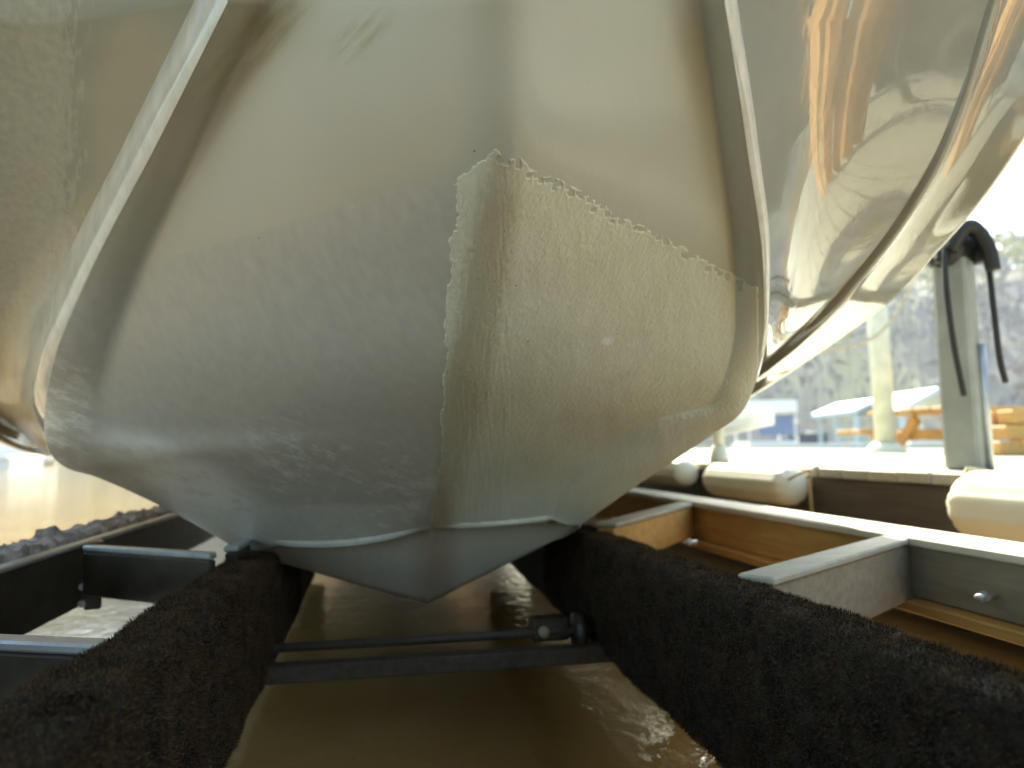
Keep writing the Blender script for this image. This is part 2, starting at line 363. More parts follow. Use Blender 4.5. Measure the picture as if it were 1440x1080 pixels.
def curve(tab):
    tab = [(v, P(x, y, d)) for v, x, y, d in tab]; vv = [t[0] for t in tab]; A = np.array([tuple(t[1]) for t in tab])
    # finite-difference tangents for a smooth (non-uniform Hermite) line
    T = np.zeros_like(A)
    for i in range(len(vv)):
        if i == 0: T[i] = (A[1] - A[0]) / (vv[1] - vv[0])
        elif i == len(vv) - 1: T[i] = (A[-1] - A[-2]) / (vv[-1] - vv[-2])
        else:
            h0, h1 = vv[i] - vv[i - 1], vv[i + 1] - vv[i]; s0, s1 = (A[i] - A[i - 1]) / h0, (A[i + 1] - A[i]) / h1
            T[i] = (s0 * h1 + s1 * h0) / (h0 + h1)
            if h0 < .03 or h1 < .03: T[i] = s0 if h1 < .03 else s1
    def f(v):
        if v <= vv[0]:
            k = -v; up = Vector((0, -.30 * k - .10 * k * k, .62 * k))     # stem and flare above: leans out over the camera
            p = Vector(A[0]); cx = .12 + p.y * 0
            p = p + up; p.x = cx + (p.x - cx) * (1 - .22 * k if k < 1.5 else .67)
            return p
        if v >= vv[-1]: return Vector(A[-1]) + AFT * (v - vv[-1]) * 4.5
        i = next(j for j in range(len(vv) - 1) if vv[j + 1] >= v); h = vv[i + 1] - vv[i]; t = (v - vv[i]) / h
        a, b = A[i], A[i + 1]
        if h < .03: return Vector(a + (b - a) * t)
        r = (2*t**3-3*t*t+1) * a + (t**3-2*t*t+t) * h * T[i] + (3*t*t-2*t**3) * b + (t**3-t*t) * h * T[i + 1]
        return Vector(r)
    return f
fc = {k: curve(t) for k, t in dict(K=K, L1=L1, L2=L2, L3=L3, L4=L4, L5=L5, L6=L6, R1=R1, R2=R2, R3=R3, R4=R4, R5=R5, R6=R6).items()}
VROWS = list(np.linspace(-1.6, -.05, 20)) + list(np.linspace(0, .985, 148)) + [.988, .990, .993, .996, 1.0, 1.003, 1.006, 1.01, 1.02] + list(np.linspace(1.03, 1.1, 10)) + [1.13, 1.2, 1.4, 1.7, 2.1]
def uv_layout(me):
    uv = me.uv_layers.new(name='layout'); inv = CR.transposed(); co = []
    for v in me.vertices:
        q = inv @ (v.co - CP); z = max(.05, -q.z); co.append(((720 + q.x / z * 1000) / 1440, 1 - (540 - q.y / z * 1000) / 1080))
    for l in me.loops: uv.data[l.index].uv = co[l.vertex_index]
def row_bottom(v):
    k, l1, l2, r1, r2 = (fc[n](v) for n in ('K', 'L1', 'L2', 'R1', 'R2'))
    fwd = Vector((0, -1, 0))
    out = []
    kw = .030 + .012 * max(0, min(1, v))
    def side(c1, c2, s):
        d = (c1 - k); L = d.length; dn = d / L
        pts = []
        n = 34
        # keel round: quadratic blend near k
        for i in range(n + 1):
            t = (i / n) ** 1.15; q = k + d * t
            x = t * L
            rnd = 0
            sag = .012 * math.sin(math.pi * t) * max(0, min(1, (1 - v) / .35))
            q = q + Vector((0, 1, .0)) * (rnd + sag)
            e_ = min(1, t * 4) * min(1, (1 - t) * 12 + .3)
            if .9 < v <= 1.0: q = q + Vector((0, 0, -.016 if s < 0 else -.004)) * math.sin(math.pi * t) * (v - .9) / .1
            if .988 < v <= 1.0: q = q + Vector((0, -.008, -.002)) * ((v - .988) / .012) ** .6 * e_
            if 1.0 < v < 1.1: q = q + (Vector((0, .020, 0)) * e_ + Vector((0, 0, -.016 if s < 0 else -.004)) * math.sin(math.pi * t)) * min(1, (v - 1) / .006) * max(0, 1 - (v - 1) / .1)
            pts.append(q)
        # lip: rounded turn from panel to corner
        m = 10
        ctrl = [pts[-6], pts[-1], c2, c2 + (c2 - c1) * .3 + Vector((0, .06, 0))]
        a, b, c, e = ctrl
        for i in range(1, m + 1):
            t = i / m
            b0 = (c1 - (pts[-6] - c1) * .25)
            q = (1 - t) ** 2 * pts[n] + 2 * t * (1 - t) * ((pts[n] + c2) / 2 + Vector((0, -.010, -.006))) + t * t * c2
            pts.append(q)
        # roll over the corner
        for i in range(1, 5):
            a_ = i / 4 * math.pi / 2
            pts.append(c2 + (c2 - c1).normalized() * .008 * math.sin(a_) + Vector((0, .012, .0)) * (1 - math.cos(a_)))
        return pts
    L = side(l1, l2, -1); R = side(r1, r2, 1)
    row = list(reversed(L)) + R[1:]; c = len(L) - 1
    w0 = float(np.interp(v, [0, .6, .9, 1.0, 1.1], [.024, .019, .015, .012, .004]))
    def at_dist(seq):
        for i in range(1, len(seq)):
            d1 = (seq[i] - k).length
            if d1 > w0:
                d0 = (seq[i - 1] - k).length; return seq[i - 1].lerp(seq[i], (w0 - d0) / (d1 - d0 + 1e-9)), i
    EL, iL = at_dist(row[c::-1]); ER, iR = at_dist(row[c:])
    old = row[:]
    for i in range(c - iL + 1, c + iR):
        x = (old[i] - k).length * (1 if i > c else -1); u_ = (x + w0) / (2 * w0)
        row[i] = EL + (ER - EL) * u_ + Vector((0, -.0025, -.001)) * math.sin(math.pi * u_)
    nf = float(np.interp(v, [0, .25, .5, .95, 1.1], [26, 8, 2, 1, 0])); steps = [1.0] * int(nf) + [nf - int(nf)]
    for w_ in steps:
        new = row[:]
        for i in range(c - 15, c + 16):
            k_ = max(0, 1 - abs(i - c) / 16) * w_; new[i] = row[i] * (1 - .5 * k_) + (row[i - 1] + row[i + 1]) * .25 * k_
        row = new
    return row
def loft(name, rows, mat, parent, smooth=True):
    n = len(rows[0]); V = [p for r in rows for p in r]
    F = [(j * n + i, j * n + i + 1, (j + 1) * n + i + 1, (j + 1) * n + i) for j in range(len(rows) - 1) for i in range(n - 1)]
    o = mesh_obj(name, V, F, mat, parent, smooth=smooth); uv_layout(o.data); return o
boat = empty('motorboat', (.12, 2.2, .24), 'large glossy off white boat bow resting on two black carpeted bunks', 'boat')
boat_off = boat.location.copy()
rb = [row_bottom(v) for v in VROWS]
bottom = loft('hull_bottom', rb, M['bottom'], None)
bottom.data.attributes.get('sharp_edge')
# sharp crease where the spray ledge steps in
ji = [i for i, v in enumerate(VROWS) if abs(v - 1.0) < 1e-6 or abs(v - 1.02) < 1e-6]
nb = len(rb[0]); rowof = lambda vi: vi // nb
for e in bottom.data.edges:
    a, b = e.vertices
    if rowof(a) == rowof(b) and rowof(a) in ji: e.use_edge_sharp = True
tag(bottom, 'worn grey white V bottom with rounded keel and ledges')
def lerp(a, b, t): return a + (b - a) * t
def outer(side):
    s = 'L' if side < 0 else 'R'; rows_p, rows_c, rows_w, rows_t = [], [], [], []
    for i, v in enumerate(VROWS):
        c3, c4, c5, c6 = (fc[s + n](v) for n in '3456')
        e2 = rb[i][0] if side < 0 else rb[i][-1]
        rows_c.append([lerp(e2, c3, t) + Vector((0, -.011, -.003)) * math.sin(math.pi * t) * (1 if v < .5 else max(0, 1 - (v - .5) * 8)) for t in np.linspace(0, 1, 13)])
        ax = (c4 - c3); nr = ax.cross(Vector((0, 1, 0))).normalized()
        rows_p.append([lerp(c3, c4, t) + Vector((0, .045 * math.sin(math.pi * t) * (1 if v < .7 else .3), 0)) for t in np.linspace(0, 1, 28)])
        q = []
        for t in np.linspace(0, 1, 6): q.append(lerp(c4, c5, t) + Vector((0, -.008, -.006)) * math.sin(math.pi * t))
        for t in np.linspace(0, 1, 14)[1:]: q.append(lerp(c5, c6, t) + Vector((0, .02 * math.sin(math.pi * t), 0)))
        rows_w.append(q)
        up = Vector((side * .10, .25, .75)) * (1 if v > 0 else max(.35, 1 + v * .3))
        tt = [c6]
        for a_ in (.25, .5, .75, 1): tt.append(c6 + Vector((side * .010 * math.sin(a_ * math.pi), .01 * a_, .014 * a_ - .006 * math.sin(a_ * math.pi))))
        base = tt[-1] + Vector((-side * .012, .01, 0)); tt.append(base)
        for a_ in (.3, .65, 1): tt.append(base + up * a_)
        rows_t.append(tt)
    g = M['side'] if side > 0 else M['side_l']
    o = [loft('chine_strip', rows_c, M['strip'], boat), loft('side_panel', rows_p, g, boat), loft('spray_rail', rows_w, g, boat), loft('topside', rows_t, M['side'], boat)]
    return o, rows_t
oR, tR = outer(1); oL, tL = outer(-1)
tag(oR[1], 'right side panel, mirror glossy with orange reflections'); tag(oL[1], 'left side panel, chalky and dull')
dk = [[lerp(a[-1], b[-1], t) + Vector((0, 0, .06 * math.sin(math.pi * t))) for t in np.linspace(0, 1, 9)] for a, b in zip(tL, tR)]
oD = loft('deck', dk, M['white'], boat)
tr = [dk[-1]] + [[lerp(dk[-1][i], fc['K'](VROWS[-1]), t) for i in range(9)] for t in (.5, 1)]
oT = loft('transom', tr, M['white'], boat, smooth=False)

# hand-brushed repair coat: a thin raised layer on the keel and right panel, ragged at its edges
bot_bvh = BVHTree.FromPolygons([v.co for v in bottom.data.vertices], [tuple(p.vertices) for p in bottom.data.polygons])
top_e = [(640,262),(643,246),(655,240),(664,226),(680,220),(690,212),(698,209),(706,213),(712,221),(730,222),(745,232),(765,243),(790,254),(820,270),(850,285),(870,300),(895,308),(920,321),(950,341),(980,360),(1005,370),(1034,385),(1060,400)]
left_e = [(262,640),(300,639),(350,632),(400,628),(450,626),(500,622),(550,621),(600,621),(650,617),(690,611),(735,604)]
def inside(x, y):
    n1 = noise.noise(Vector((x * .07, y * .07, 1))) + .4 * noise.noise(Vector((x * .19, y * .23, 5))) + .5 * noise.noise(Vector((x * .33, y * .31, 4))) + .35 * noise.noise(Vector((x * .5, y * .5, 2))) + 1.7 * noise.noise(Vector((x * .03, y * .025, 8)))
    yt = np.interp(x, [p[0] for p in top_e], [p[1] for p in top_e]) + n1 * 5
    xl = np.interp(y, [p[0] for p in left_e], [p[1] for p in left_e]) + n1 * 4 if y > 250 else 641 + n1 * 4
    if x > 700 and yt < y < yt + 16 and noise.noise(Vector((x * .16, y * .16, 9))) > .33: return False
    return y > yt and x > xl
def patch():
    st = 1.7; xs = np.arange(596, 1068, st); ys = np.arange(202, 740, st)
    idx, V, F = {}, [], []
    ins = {}
    for j, y in enumerate(ys):
        for i, x in enumerate(xs): ins[i, j] = inside(x, y)
    for j, y in enumerate(ys):
        for i, x in enumerate(xs):
            near = any(ins.get((i + a, j + b), False) for a in (-1, 0, 1) for b in (-1, 0, 1))
            if not near: continue
            r = (P(x, y, 1) - CP).normalized(); hit, nrm, fi, dist = bot_bvh.ray_cast(CP, r)
            if hit is None: continue
            if nrm.dot(r) > 0: nrm = -nrm
            if nrm.dot(r) > -.12: continue
            full = all(ins.get((i + a, j + b), False) for a in (-1, 0, 1) for b in (-1, 0, 1))
            t = .0011 + .0006 * noise.noise(Vector((x * .05, y * .02, 3))) if full else -.0006
            # brush ridges running down the keel strip
            if x < 720: t += .0006 * noise.noise(Vector((x * .25, y * .03, 7)))
            rim = .0002 if full and not all(ins.get((i + a, j + b), False) for a in (-3, 0, 3) for b in (-3, 0, 3)) else 0
            idx[i, j] = len(V); V.append(hit + nrm * (t + rim))
    for (i, j), a in idx.items():
        q = [idx.get((i, j)), idx.get((i, j + 1)), idx.get((i + 1, j + 1)), idx.get((i + 1, j))]
        if None not in q and (ins.get((i, j)) or ins.get((i + 1, j)) or ins.get((i, j + 1)) or ins.get((i + 1, j + 1))): F.append(tuple(q))
    o = mesh_obj('repair_coat', V, F, M['patch'], None, smooth=True); uv_layout(o.data)
    return tag(o, 'cream brushed repair coat with ragged edge over keel and right panel')
pt = patch()
for o in [bottom, pt, oD, oT] + oR + oL:
    o.parent = boat; o.matrix_parent_inverse = Matrix.Translation(-boat_off)

# ------------------------------------------------------------------ carpeted bunks
def cam_line(vpx, vpy, X, h, d):           # straight edge: X right of / h below the eye, heading for the vanishing direction
    return CP + CR @ Vector((((vpx - 720) / 1000) * d + X, -((vpy - 540) / 1000) * d - h, -d))
def bunk(vpx, vpy, xo, xi, lab, seed):
    ds = np.concatenate([np.linspace(-.5, .2, 8), np.linspace(.22, 2.0, 110), np.linspace(2.1, 3.6, 20)])
    zt, zb, r = .180, .43, .020
    sgn = 1 if xo > xi else -1
    sec = []
    def corner(cx, cz, a0):
        for k in range(6): a = a0 + k / 5 * math.pi / 2; sec.append((cx + math.cos(a) * r, cz - math.sin(a) * r))
    x0, x1 = min(xo, xi), max(xo, xi)
    corner(x1 - r, zt + r, 0)               # top right -> ccw (z down)
    n_top0 = len(sec)
    for k in range(1, 5): sec.append((x1 - r + (x0 + r - x1 + r) * k / 5, zt))
    corner(x0 + r, zt + r, math.pi / 2)
    for k in range(1, 9): sec.append((x0, zt + r + (zb - zt - 2 * r) * k / 9))
    corner(x0 + r, zb - r, math.pi)
    sec.append(((x0 + x1) / 2, zb))
    corner(x1 - r, zb - r, 1.5 * math.pi)
    for k in range(1, 9): sec.append((x1, zb - r - (zb - zt - 2 * r) * k / 9))
    n = len(sec); V, F = [], []
    cx, cz = (x0 + x1) / 2, (zt + zb) / 2
    for d in ds:
        for (x, z) in sec:
            q = 1 + .035 * noise.noise(Vector((x * 14 + seed, z * 14, d * 7))) + .02 * noise.noise(Vector((x * 50, z * 50, d * 40 + seed)))
            V.append(cam_line(vpx, vpy, cx + (x - cx) * (1 + (q - 1) * 2), cz + (z - cz) * q, d))
    for j in range(len(ds) - 1):
        for i in range(n): F.append((j * n + i, (j + 1) * n + i, (j + 1) * n + (i + 1) % n, j * n + (i + 1) % n))
    F += [tuple(range(n)), tuple(range((len(ds) - 1) * n, len(ds) * n))[::-1]]
    e = empty('bunk', cam_line(vpx, vpy, cx, zb, 1.0), lab, 'bunk', 'carpeted bunks under the hull'); off = e.location.copy()
    body = mesh_obj('carpet_cover', V, F, M['carpet'], None, smooth=True)
    # short pile: small blades over the visible stretch
    A = np.array([tuple(v) for v in V]).reshape(len(ds), n, 3)
    jj0 = int(np.searchsorted(ds, .22)); NB = 210000
    dd = .25 + (2.2 - .25) * rng.random(NB) ** 1.7
    fj = np.interp(dd, ds, np.arange(len(ds))); j0 = np.clip(fj.astype(int), 0, len(ds) - 2); tj = (fj - j0)[:, None]
    # choose across by perimeter, skip underside
    per = np.array([math.dist(sec[i], sec[(i + 1) % n]) for i in range(n)]); cum = np.concatenate([[0], np.cumsum(per)])
    s = rng.random(NB) * cum[-1]; i0 = np.clip(np.searchsorted(cum, s) - 1, 0, n - 1); ti = ((s - cum[i0]) / np.maximum(per[i0], 1e-6))[:, None]; i1 = (i0 + 1) % n
    p = (A[j0, i0] * (1 - ti) + A[j0, i1] * ti) * (1 - tj) + (A[j0 + 1, i0] * (1 - ti) + A[j0 + 1, i1] * ti) * tj
    ta = A[j0 + 1, i0] - A[j0, i0]; tb = A[j0, i1] - A[j0, i0]; nr = np.cross(tb, ta); nr /= np.linalg.norm(nr, axis=1)[:, None] + 1e-9
    cen = np.array([tuple(cam_line(vpx, vpy, cx, cz, d)) for d in (0, 1)]); axis = cen[1] - cen[0]; axis /= np.linalg.norm(axis)
    rel = p - cen[0]; rel -= (rel @ axis)[:, None] * axis; flip = np.sign((nr * rel).sum(1)); nr *= flip[:, None]
    nv = np.array([noise.noise(Vector(q) * 38) for q in p]); L = .0055 + .003 * rng.random(NB) + .006 * np.clip(nv, -.6, 1)
    lean = rng.normal(0, .55, (NB, 3)) + np.stack([nv * .8, -nv * .5, 0 * nv], 1); dirn = nr + lean; dirn /= np.linalg.norm(dirn, axis=1)[:, None]
    wd = np.cross(dirn, rng.normal(size=(NB, 3))); wd /= np.linalg.norm(wd, axis=1)[:, None]; wd *= (.0006 + .0004 * rng.random(NB))[:, None]
    p = p - nr * .0008
    VV = np.stack([p - wd, p + wd, p + dirn * L[:, None]], 1).reshape(-1, 3)
    me = bpy.data.meshes.new('carpet_pile'); me.vertices.add(NB * 3); me.vertices.foreach_set('co', VV.ravel())
    me.loops.add(NB * 3); me.loops.foreach_set('vertex_index', np.arange(NB * 3)); me.polygons.add(NB); me.polygons.foreach_set('loop_start', np.arange(NB) * 3); me.update(calc_edges=True)
    pile = bpy.data.objects.new('carpet_pile', me); C.objects.link(pile); me.materials.append(M['pile']); pile['kind'] = 'stuff'
    for o in (body, pile): o.parent = e; o.matrix_parent_inverse = Matrix.Translation(-off)
    return e
bunk(513, 663, -.290, -.200, 'black carpeted bunk coming from the lower left corner to the hull', 1)
bunk(564, 649, .536, .445, 'black carpeted bunk with furry pile coming from the lower right corner', 2)

# ------------------------------------------------------------------ lift frame: side beams, joists, cross bar
ZT = H - .19
def at_xy(a, b, t): return a + (b - a) * t
rin0, rin1 = PZ(1440, 780, ZT), PZ(960, 703, ZT); rdir = (rin1 - rin0).normalized()
rs = Vector((rdir.y, -rdir.x, 0))
A0, A1 = rin0 - rdir * 1.6, rin1 + rdir * 2.6
fr = empty('side_beam', (A0 + A1) / 2 - Vector((0, 0, .15)), 'orange timber side beam with flat pale cap running beside the right bunk', 'beam'); fo = fr.location.copy()
def put(o, e): o.parent = e; o.matrix_parent_inverse = Matrix.Translation(-e.location); return o
put(board('cap_board', A0 + rs * .06, A1 + rs * .06, .13, .018, M['cap']), fr)
AJ = PZ(1262, 752, ZT); AJ = A0 + rdir * (AJ - A0).dot(rdir)
tag(put(board('face_board', A0 + rs * .03 - Vector((0, 0, .018)), AJ + rs * .03 - Vector((0, 0, .018)), .038, .105, M['wood_grey']), fr), 'near face board, painted grey as if shaded')  # face split: grey paints the shaded near part, orange the sunlit far part
tag(put(board('face_board', AJ + rdir * .004 + rs * .03 - Vector((0, 0, .018)), A1 + rs * .03 - Vector((0, 0, .018)), .038, .105, M['wood']), fr), 'far face board, painted orange as if sunlit')
put(board('bottom_ledge', A0 + rs * .015 - Vector((0, 0, .125)), A1 + rs * .015 - Vector((0, 0, .125)), .075, .022, M['wood']), fr)
kn = PZ(1395, 830, H - .25)
# diagonal joists on the right
def joist(pa, pb, ext, mat, label, wd=.042, hh=.10, z=ZT - .004, nm='joist', grp='joists of the lift frame'):
    a, b = PZ(*pa, z), PZ(*pb, z); d = (b - a).normalized()
    e = empty(nm, (a + b) / 2 - Vector((0, 0, hh)), label, 'joist', grp)
    put(board('web', a - Vector((0, 0, .014)), b + d * ext - Vector((0, 0, .014)), wd * .8, hh, mat), e)
    put(board('top_strip', a, b + d * ext, wd, .012, M['galv'] if mat is M['darksteel'] else M['deck']), e)
    return e
joist((1262, 754), (1078, 805), .035, M['wood_grey'], 'grey timber joist meeting the right beam nearest the camera', .06, .11)
joist((966, 706), (860, 733), .04, M['wood'], 'yellowish timber joist meeting the right beam under the hull edge', .06, .10)
# left beam of dark steel with a pale rail and a crumbly foam strip on it
a, b = PZ(0, 799, ZT), PZ(250, 722, ZT); d = (b - a).normalized(); ls = Vector((-d.y, d.x, 0)); a0, b0 = a - d * 1.2, b + d * 3
lf = empty('side_beam', (a0 + b0) / 2 - Vector((0, 0, .15)), 'dark steel side beam with pale top rail beside the left bunk', 'beam')
put(board('top_rail', a0 + ls * .012, b0 + ls * .012, .028, .010, M['galv']), lf)
put(board('face_plate', a0 + ls * .02 - Vector((0, 0, .010)), b0 + ls * .02 - Vector((0, 0, .010)), .018, .13, M['darksteel']), lf)
for t in (.32,):
    pass
def crust():
    V, F = [], []; n, m = 420, 12; L = (b0 - a0).length
    for i in range(n + 1):
        p = a0 + d * (L * i / n)
        for k in range(m + 1):
            u = k / m; q = p + ls * (.028 + .115 * u); hgt = .012 + .022 * abs(noise.noise(q * 22)) + .03 * max(0, noise.noise(q * 9)) + .010 * noise.noise(q * 70)
            if k in (0, m): hgt = -.03
            V.append(q + Vector((0, 0, hgt - .010)) + ls * .012 * noise.noise(q * 30 + Vector((9, 0, 0))))
    F = [(i * (m + 1) + k, (i + 1) * (m + 1) + k, (i + 1) * (m + 1) + k + 1, i * (m + 1) + k + 1) for i in range(n) for k in range(m)]
    return mesh_obj('crumbled_foam_strip', V, F, M['crust'], None, smooth=True)
put(crust(), lf)
# upright bracket with bolts
bp = PZ(122, 764, ZT)
br = empty('bracket', bp - Vector((0, 0, .14)), 'dark upright steel bracket at the left beam joint', 'bracket')
put(board('plate', bp + Vector((0, 0, .004)), bp + Vector((.03, .01, .004)), .05, .14, M['darksteel']), br)
for k in (0, 1):
    c = bp + Vector((.008, -.024, -.085 - .035 * k)); put(tube('bolt', [c, c + Vector((0, -.012, 0))], .008, M['galv'], n=6), br)
joist((122, 766), (300, 777), -.0, M['darksteel'], 'short steel joist with bright top between left beam and bunk', .022, .09, ZT, 'joist')
joist((-60, 893), (185, 904), .0, M['darksteel'], 'near steel joist with bright top at the left picture edge', .03, .10, ZT - .02, 'joist')
joist((345, 757), (325, 768), .0, M['darksteel'], 'small steel joist end with a bright top by the hull corner', .03, .08, ZT, 'joist')
# cross bar under the keel with a clamp
zc = H - .44
ca, cb = PZ(330, 938, zc), PZ(860, 905, zc); dc = (cb - ca).normalized()
cx = empty('cross_bar', (ca + cb) / 2, 'dark steel cross bar spanning low between the two bunks', 'bar')
put(board('bar', ca - dc * .3, cb + dc * .5, .04, .035, M['fascia']), cx)
put(tube('pipe', [ca - dc * .3 + Vector((0, .05, .02)), cb + dc * .5 + Vector((0, .05, .02))], .010, M['fascia'], n=10), cx)
cl = PZ(772, 898, zc)
ce = empty('clamp', cl, 'round dark metal clamp on the cross bar beside the right bunk', 'clamp')
bm = bmesh.new(); frame_box(bm, cl + Vector((-.045, 0, .05)), cl + Vector((.045, 0, .05)), .06, .05, bev=.008); put(bm_obj('block', bm, M['darksteel']), ce)
put(tube('pulley', [cl + Vector((.052, -.03, .02)), cl + Vector((.075, -.03, .02))], .042, M['darksteel'], n=20), ce)
put(tube('pin', [cl + Vector((-.02, -.045, .025)), cl + Vector((-.02, -.03, .025))], .012, M['rope'], n=8), ce)
# bolt ends, ledge under the right beam, green lid afloat
def bolt(px, py, z, lab):
    c = PZ(px, py, z); e = empty('bolt', c, lab, 'bolt', 'bolts on the timber frame')
    put(tube('shank', [c, c - rs * .04], .005, M['galv'], n=8), e); put(tube('nut', [c - rs * .02, c - rs * .028], .010, M['galv'], n=6), e)
bolt(980, 762, H - .27, 'shiny bolt end low inside the far bay of the right frame')
bolt(1400, 838, H - .27, 'rusty bolt end on the near face of the right beam')
gl = PZ(1308, 856, .03)
box('floating_board', PZ(1390, 880, .05) , (.55, .05, .02), M['wood_grey'], rz=math.atan2(rdir.y, rdir.x))
tag(bpy.data.objects['floating_board'], 'narrow grey plank lying low behind the right beam', 'plank')

# ------------------------------------------------------------------ the pier on the right
ZD = H - .09; X0 = 1.60
pier = empty('pier', (4, 5, .2), 'sunlit timber pier with a dark fascia right of the boat', 'pier')
y0, y1 = -1.2, 16
pl = None; wv = .14
k = 0
yy = y0
first = None
while yy < y1:
    if first is None:
        first = board('plank', (X0, 0, 0), (7.4, 0, 0), wv - .008, .035, M['deck'], bev=.003); o = first
    else:
        o = first.copy(); C.objects.link(o)
    o.location = (random.uniform(-.006, .006), yy + wv / 2, ZD + random.uniform(-.001, .001)); put(o, pier); yy += wv
put(board('fascia', (X0 + .03, y0, ZD - .037), (X0 + .03, y1, ZD - .037), .04, .20, M['fascia'], bev=.004), pier)  # fascia much darker than the deck planks
put(board('float_skirt', (X0 + .12, y0, ZD - .24), (X0 + .12, y1, ZD - .24), .05, .20, M['wood_grey'], bev=.004), pier)
for k in range(9):
    put(board('upright', (X0, y0 + .9 + 1.9 * k, ZD - .05), (X0, y0 + .98 + 1.9 * k, ZD - .05), .02, .22, M['fascia'], bev=.003), pier)
# white ribbed fenders
def fender(y0_, y1_, r, lab, z=H - .165):
    L = y1_ - y0_; e = empty('dock_fender', (X0 - r - .005, (y0_ + y1_) / 2, z), lab, 'fender', 'white fenders along the pier')
    pts, rr = [], []
    for i in range(9): a = i / 8 * math.pi / 2; pts.append((X0 - r - .005, y0_ + r * (1 - math.cos(a)) * .8, z)); rr.append(max(.004, r * math.sin(a)))
    for i in range(1, 40): pts.append((X0 - r - .005, y0_ + r * .8 + (L - 1.6 * r) * i / 40, z)); rr.append(r)
    for i in range(8, -1, -1): a = i / 8 * math.pi / 2; pts.append((X0 - r - .005, y1_ - r * (1 - math.cos(a)) * .8, z)); rr.append(max(.004, r * math.sin(a)))
    o = tube('shell', pts, r, M['pvc'], n=48, rs=rr)
    for i, v in enumerate(o.data.vertices):   # lengthwise ribs
        kk = i % 48
        if kk % 4 < 1: c = Vector(pts[i // 48]); v.co = c + (v.co - c) * .955
    put(o, e)
    put(tube('end_eye', [(X0 - r, y1_ + .0, z), (X0 - r, y1_ + .04, z)], .02, M['pvc'], n=10), e)
    put(tube('strap', [(X0 - r - .005, y1_ + .03, z), (X0 - r * .4, y1_ + .04, z + r), (X0 + .02, y1_ + .04, ZD + .01)], .007, M['rope'], n=6), e)
fender(.82, 1.66, .092, 'white ribbed fender at the right picture edge')
fender(2.45, 3.15, .075, 'white fender in the middle, half hidden by the beam', H - .16)
fender(3.42, 4.15, .072, 'farthest white fender nearest the hull', H - .14)
# thin rope line draped on the pier edge
tg = tube('rope', catmull([PZ(1095, 683, H - .16), P(1120, 668, 2.6), PZ(1150, 657, ZD + .01), PZ(1150, 659, ZD + .01) + Vector((-.03, 0, -.02)), PZ(1150, 659, ZD) + Vector((-.03, 0, -.2))], 6), .006, M['rope'], n=6)
tag(tg, 'pale mooring rope lying over the pier edge', 'rope')

def post(name, px, py, r, hgt, mat, lab, kind='sq', zb=ZD, foot=.0, grp='posts standing on the pier'):
    c = PZ(px, py, zb); e = empty(name, c, lab, 'post', grp)
    if kind == 'sq': put(box('shaft', c + Vector((0, 0, hgt / 2)), (2 * r, 2 * r, hgt), mat, rz=.55, bev=r * .2), e)
    else: put(tube('shaft', [c, c + Vector((0, 0, hgt))], r, mat, n=18), e)
    if foot: put(tube('foot', [c, c + Vector((0, 0, .02)), c + Vector((0, 0, .09))], r, M['pole_y'], n=16, rs=[foot, foot, r * 1.15]), e)
    return c, e
pc, pe = post('post', 1360, 661, .050, .745, M['pole'], 'thick grey post capped by a draped black hose', 'sq')
put(box('cap_stub', pc + Vector((.0, .0, .80)), (.035, .05, .12), M['galv'], rz=.25), pe)
# black hose draped over the post
Rt = CR @ Vector((1, 0, 0)); Bk = CR @ Vector((0, 0, 1)); Bk.z = 0; Bk.normalize(); Rt.z = 0; Rt.normalize()
def hp(r, b, z): return pc + Rt * r + Bk * b + Vector((0, 0, z))
he = empty('hose', pc + Vector((0, 0, .76)), 'black hose draped over the top of the thick grey post', 'hose')
put(tube('hose_loop', catmull([hp(-.050, .09, .23), hp(-.072, .09, .40), hp(-.082, .09, .58), hp(-.074, .085, .68), hp(-.055, .075, .74), hp(-.01, .07, .765), hp(.045, .07, .755), hp(.066, .07, .69), hp(.068, .08, .5), hp(.075, .08, .35), hp(.088, .08, .27)], 8), .009, M['black'], n=10), he)
put(tube('hose_loop', catmull([hp(-.07, .06, .66), hp(-.05, .04, .735), hp(0, .03, .775), hp(.05, .03, .74), hp(.06, .05, .66)], 8), .022, M['black'], n=10), he)
put(tube('hose_loop', catmull([hp(-.06, .09, .69), hp(-.03, .10, .745), hp(.01, .10, .76), hp(.05, .10, .70), hp(.062, .1, .62)], 8), .022, M['black'], n=10), he)
bm = bmesh.new(); bmesh.ops.create_icosphere(bm, subdivisions=3, radius=1)
for v in bm.verts: v.co = Vector((v.co.x * .072, v.co.y * .075, v.co.z * (.055 if v.co.z > 0 else .075))) * (1 + .15 * noise.noise(v.co * 2))
bmesh.ops.translate(bm, vec=pc - Rt * .012 + Vector((0, 0, .715)), verts=bm.verts); put(bm_obj('wrap', bm, M['black'], smooth=True), he)
c2, e2 = post('conduit', 1392, 661, .014, .40, M['galv'], 'thin metal conduit standing right of the thick post', 'ro')
post('post', 1246, 637, .085, 2.1, M['pole_y'], 'slim cream round post in the middle of the pier', 'ro', foot=.17)
post('post', 1012, 651, .028, .36, M['pole_y'], 'short slim post near the hull edge', 'ro', foot=.05)
tag(tube('rope', catmull([P(1290, 372, 4.2), P(1270, 425, 4.2), P(1235, 470, 4.2), P(1190, 488, 4.2), P(1120, 500, 4.3)], 6), .009, M['rope'], n=6), 'thin tan rope hanging in an arc from the boat', 'rope')

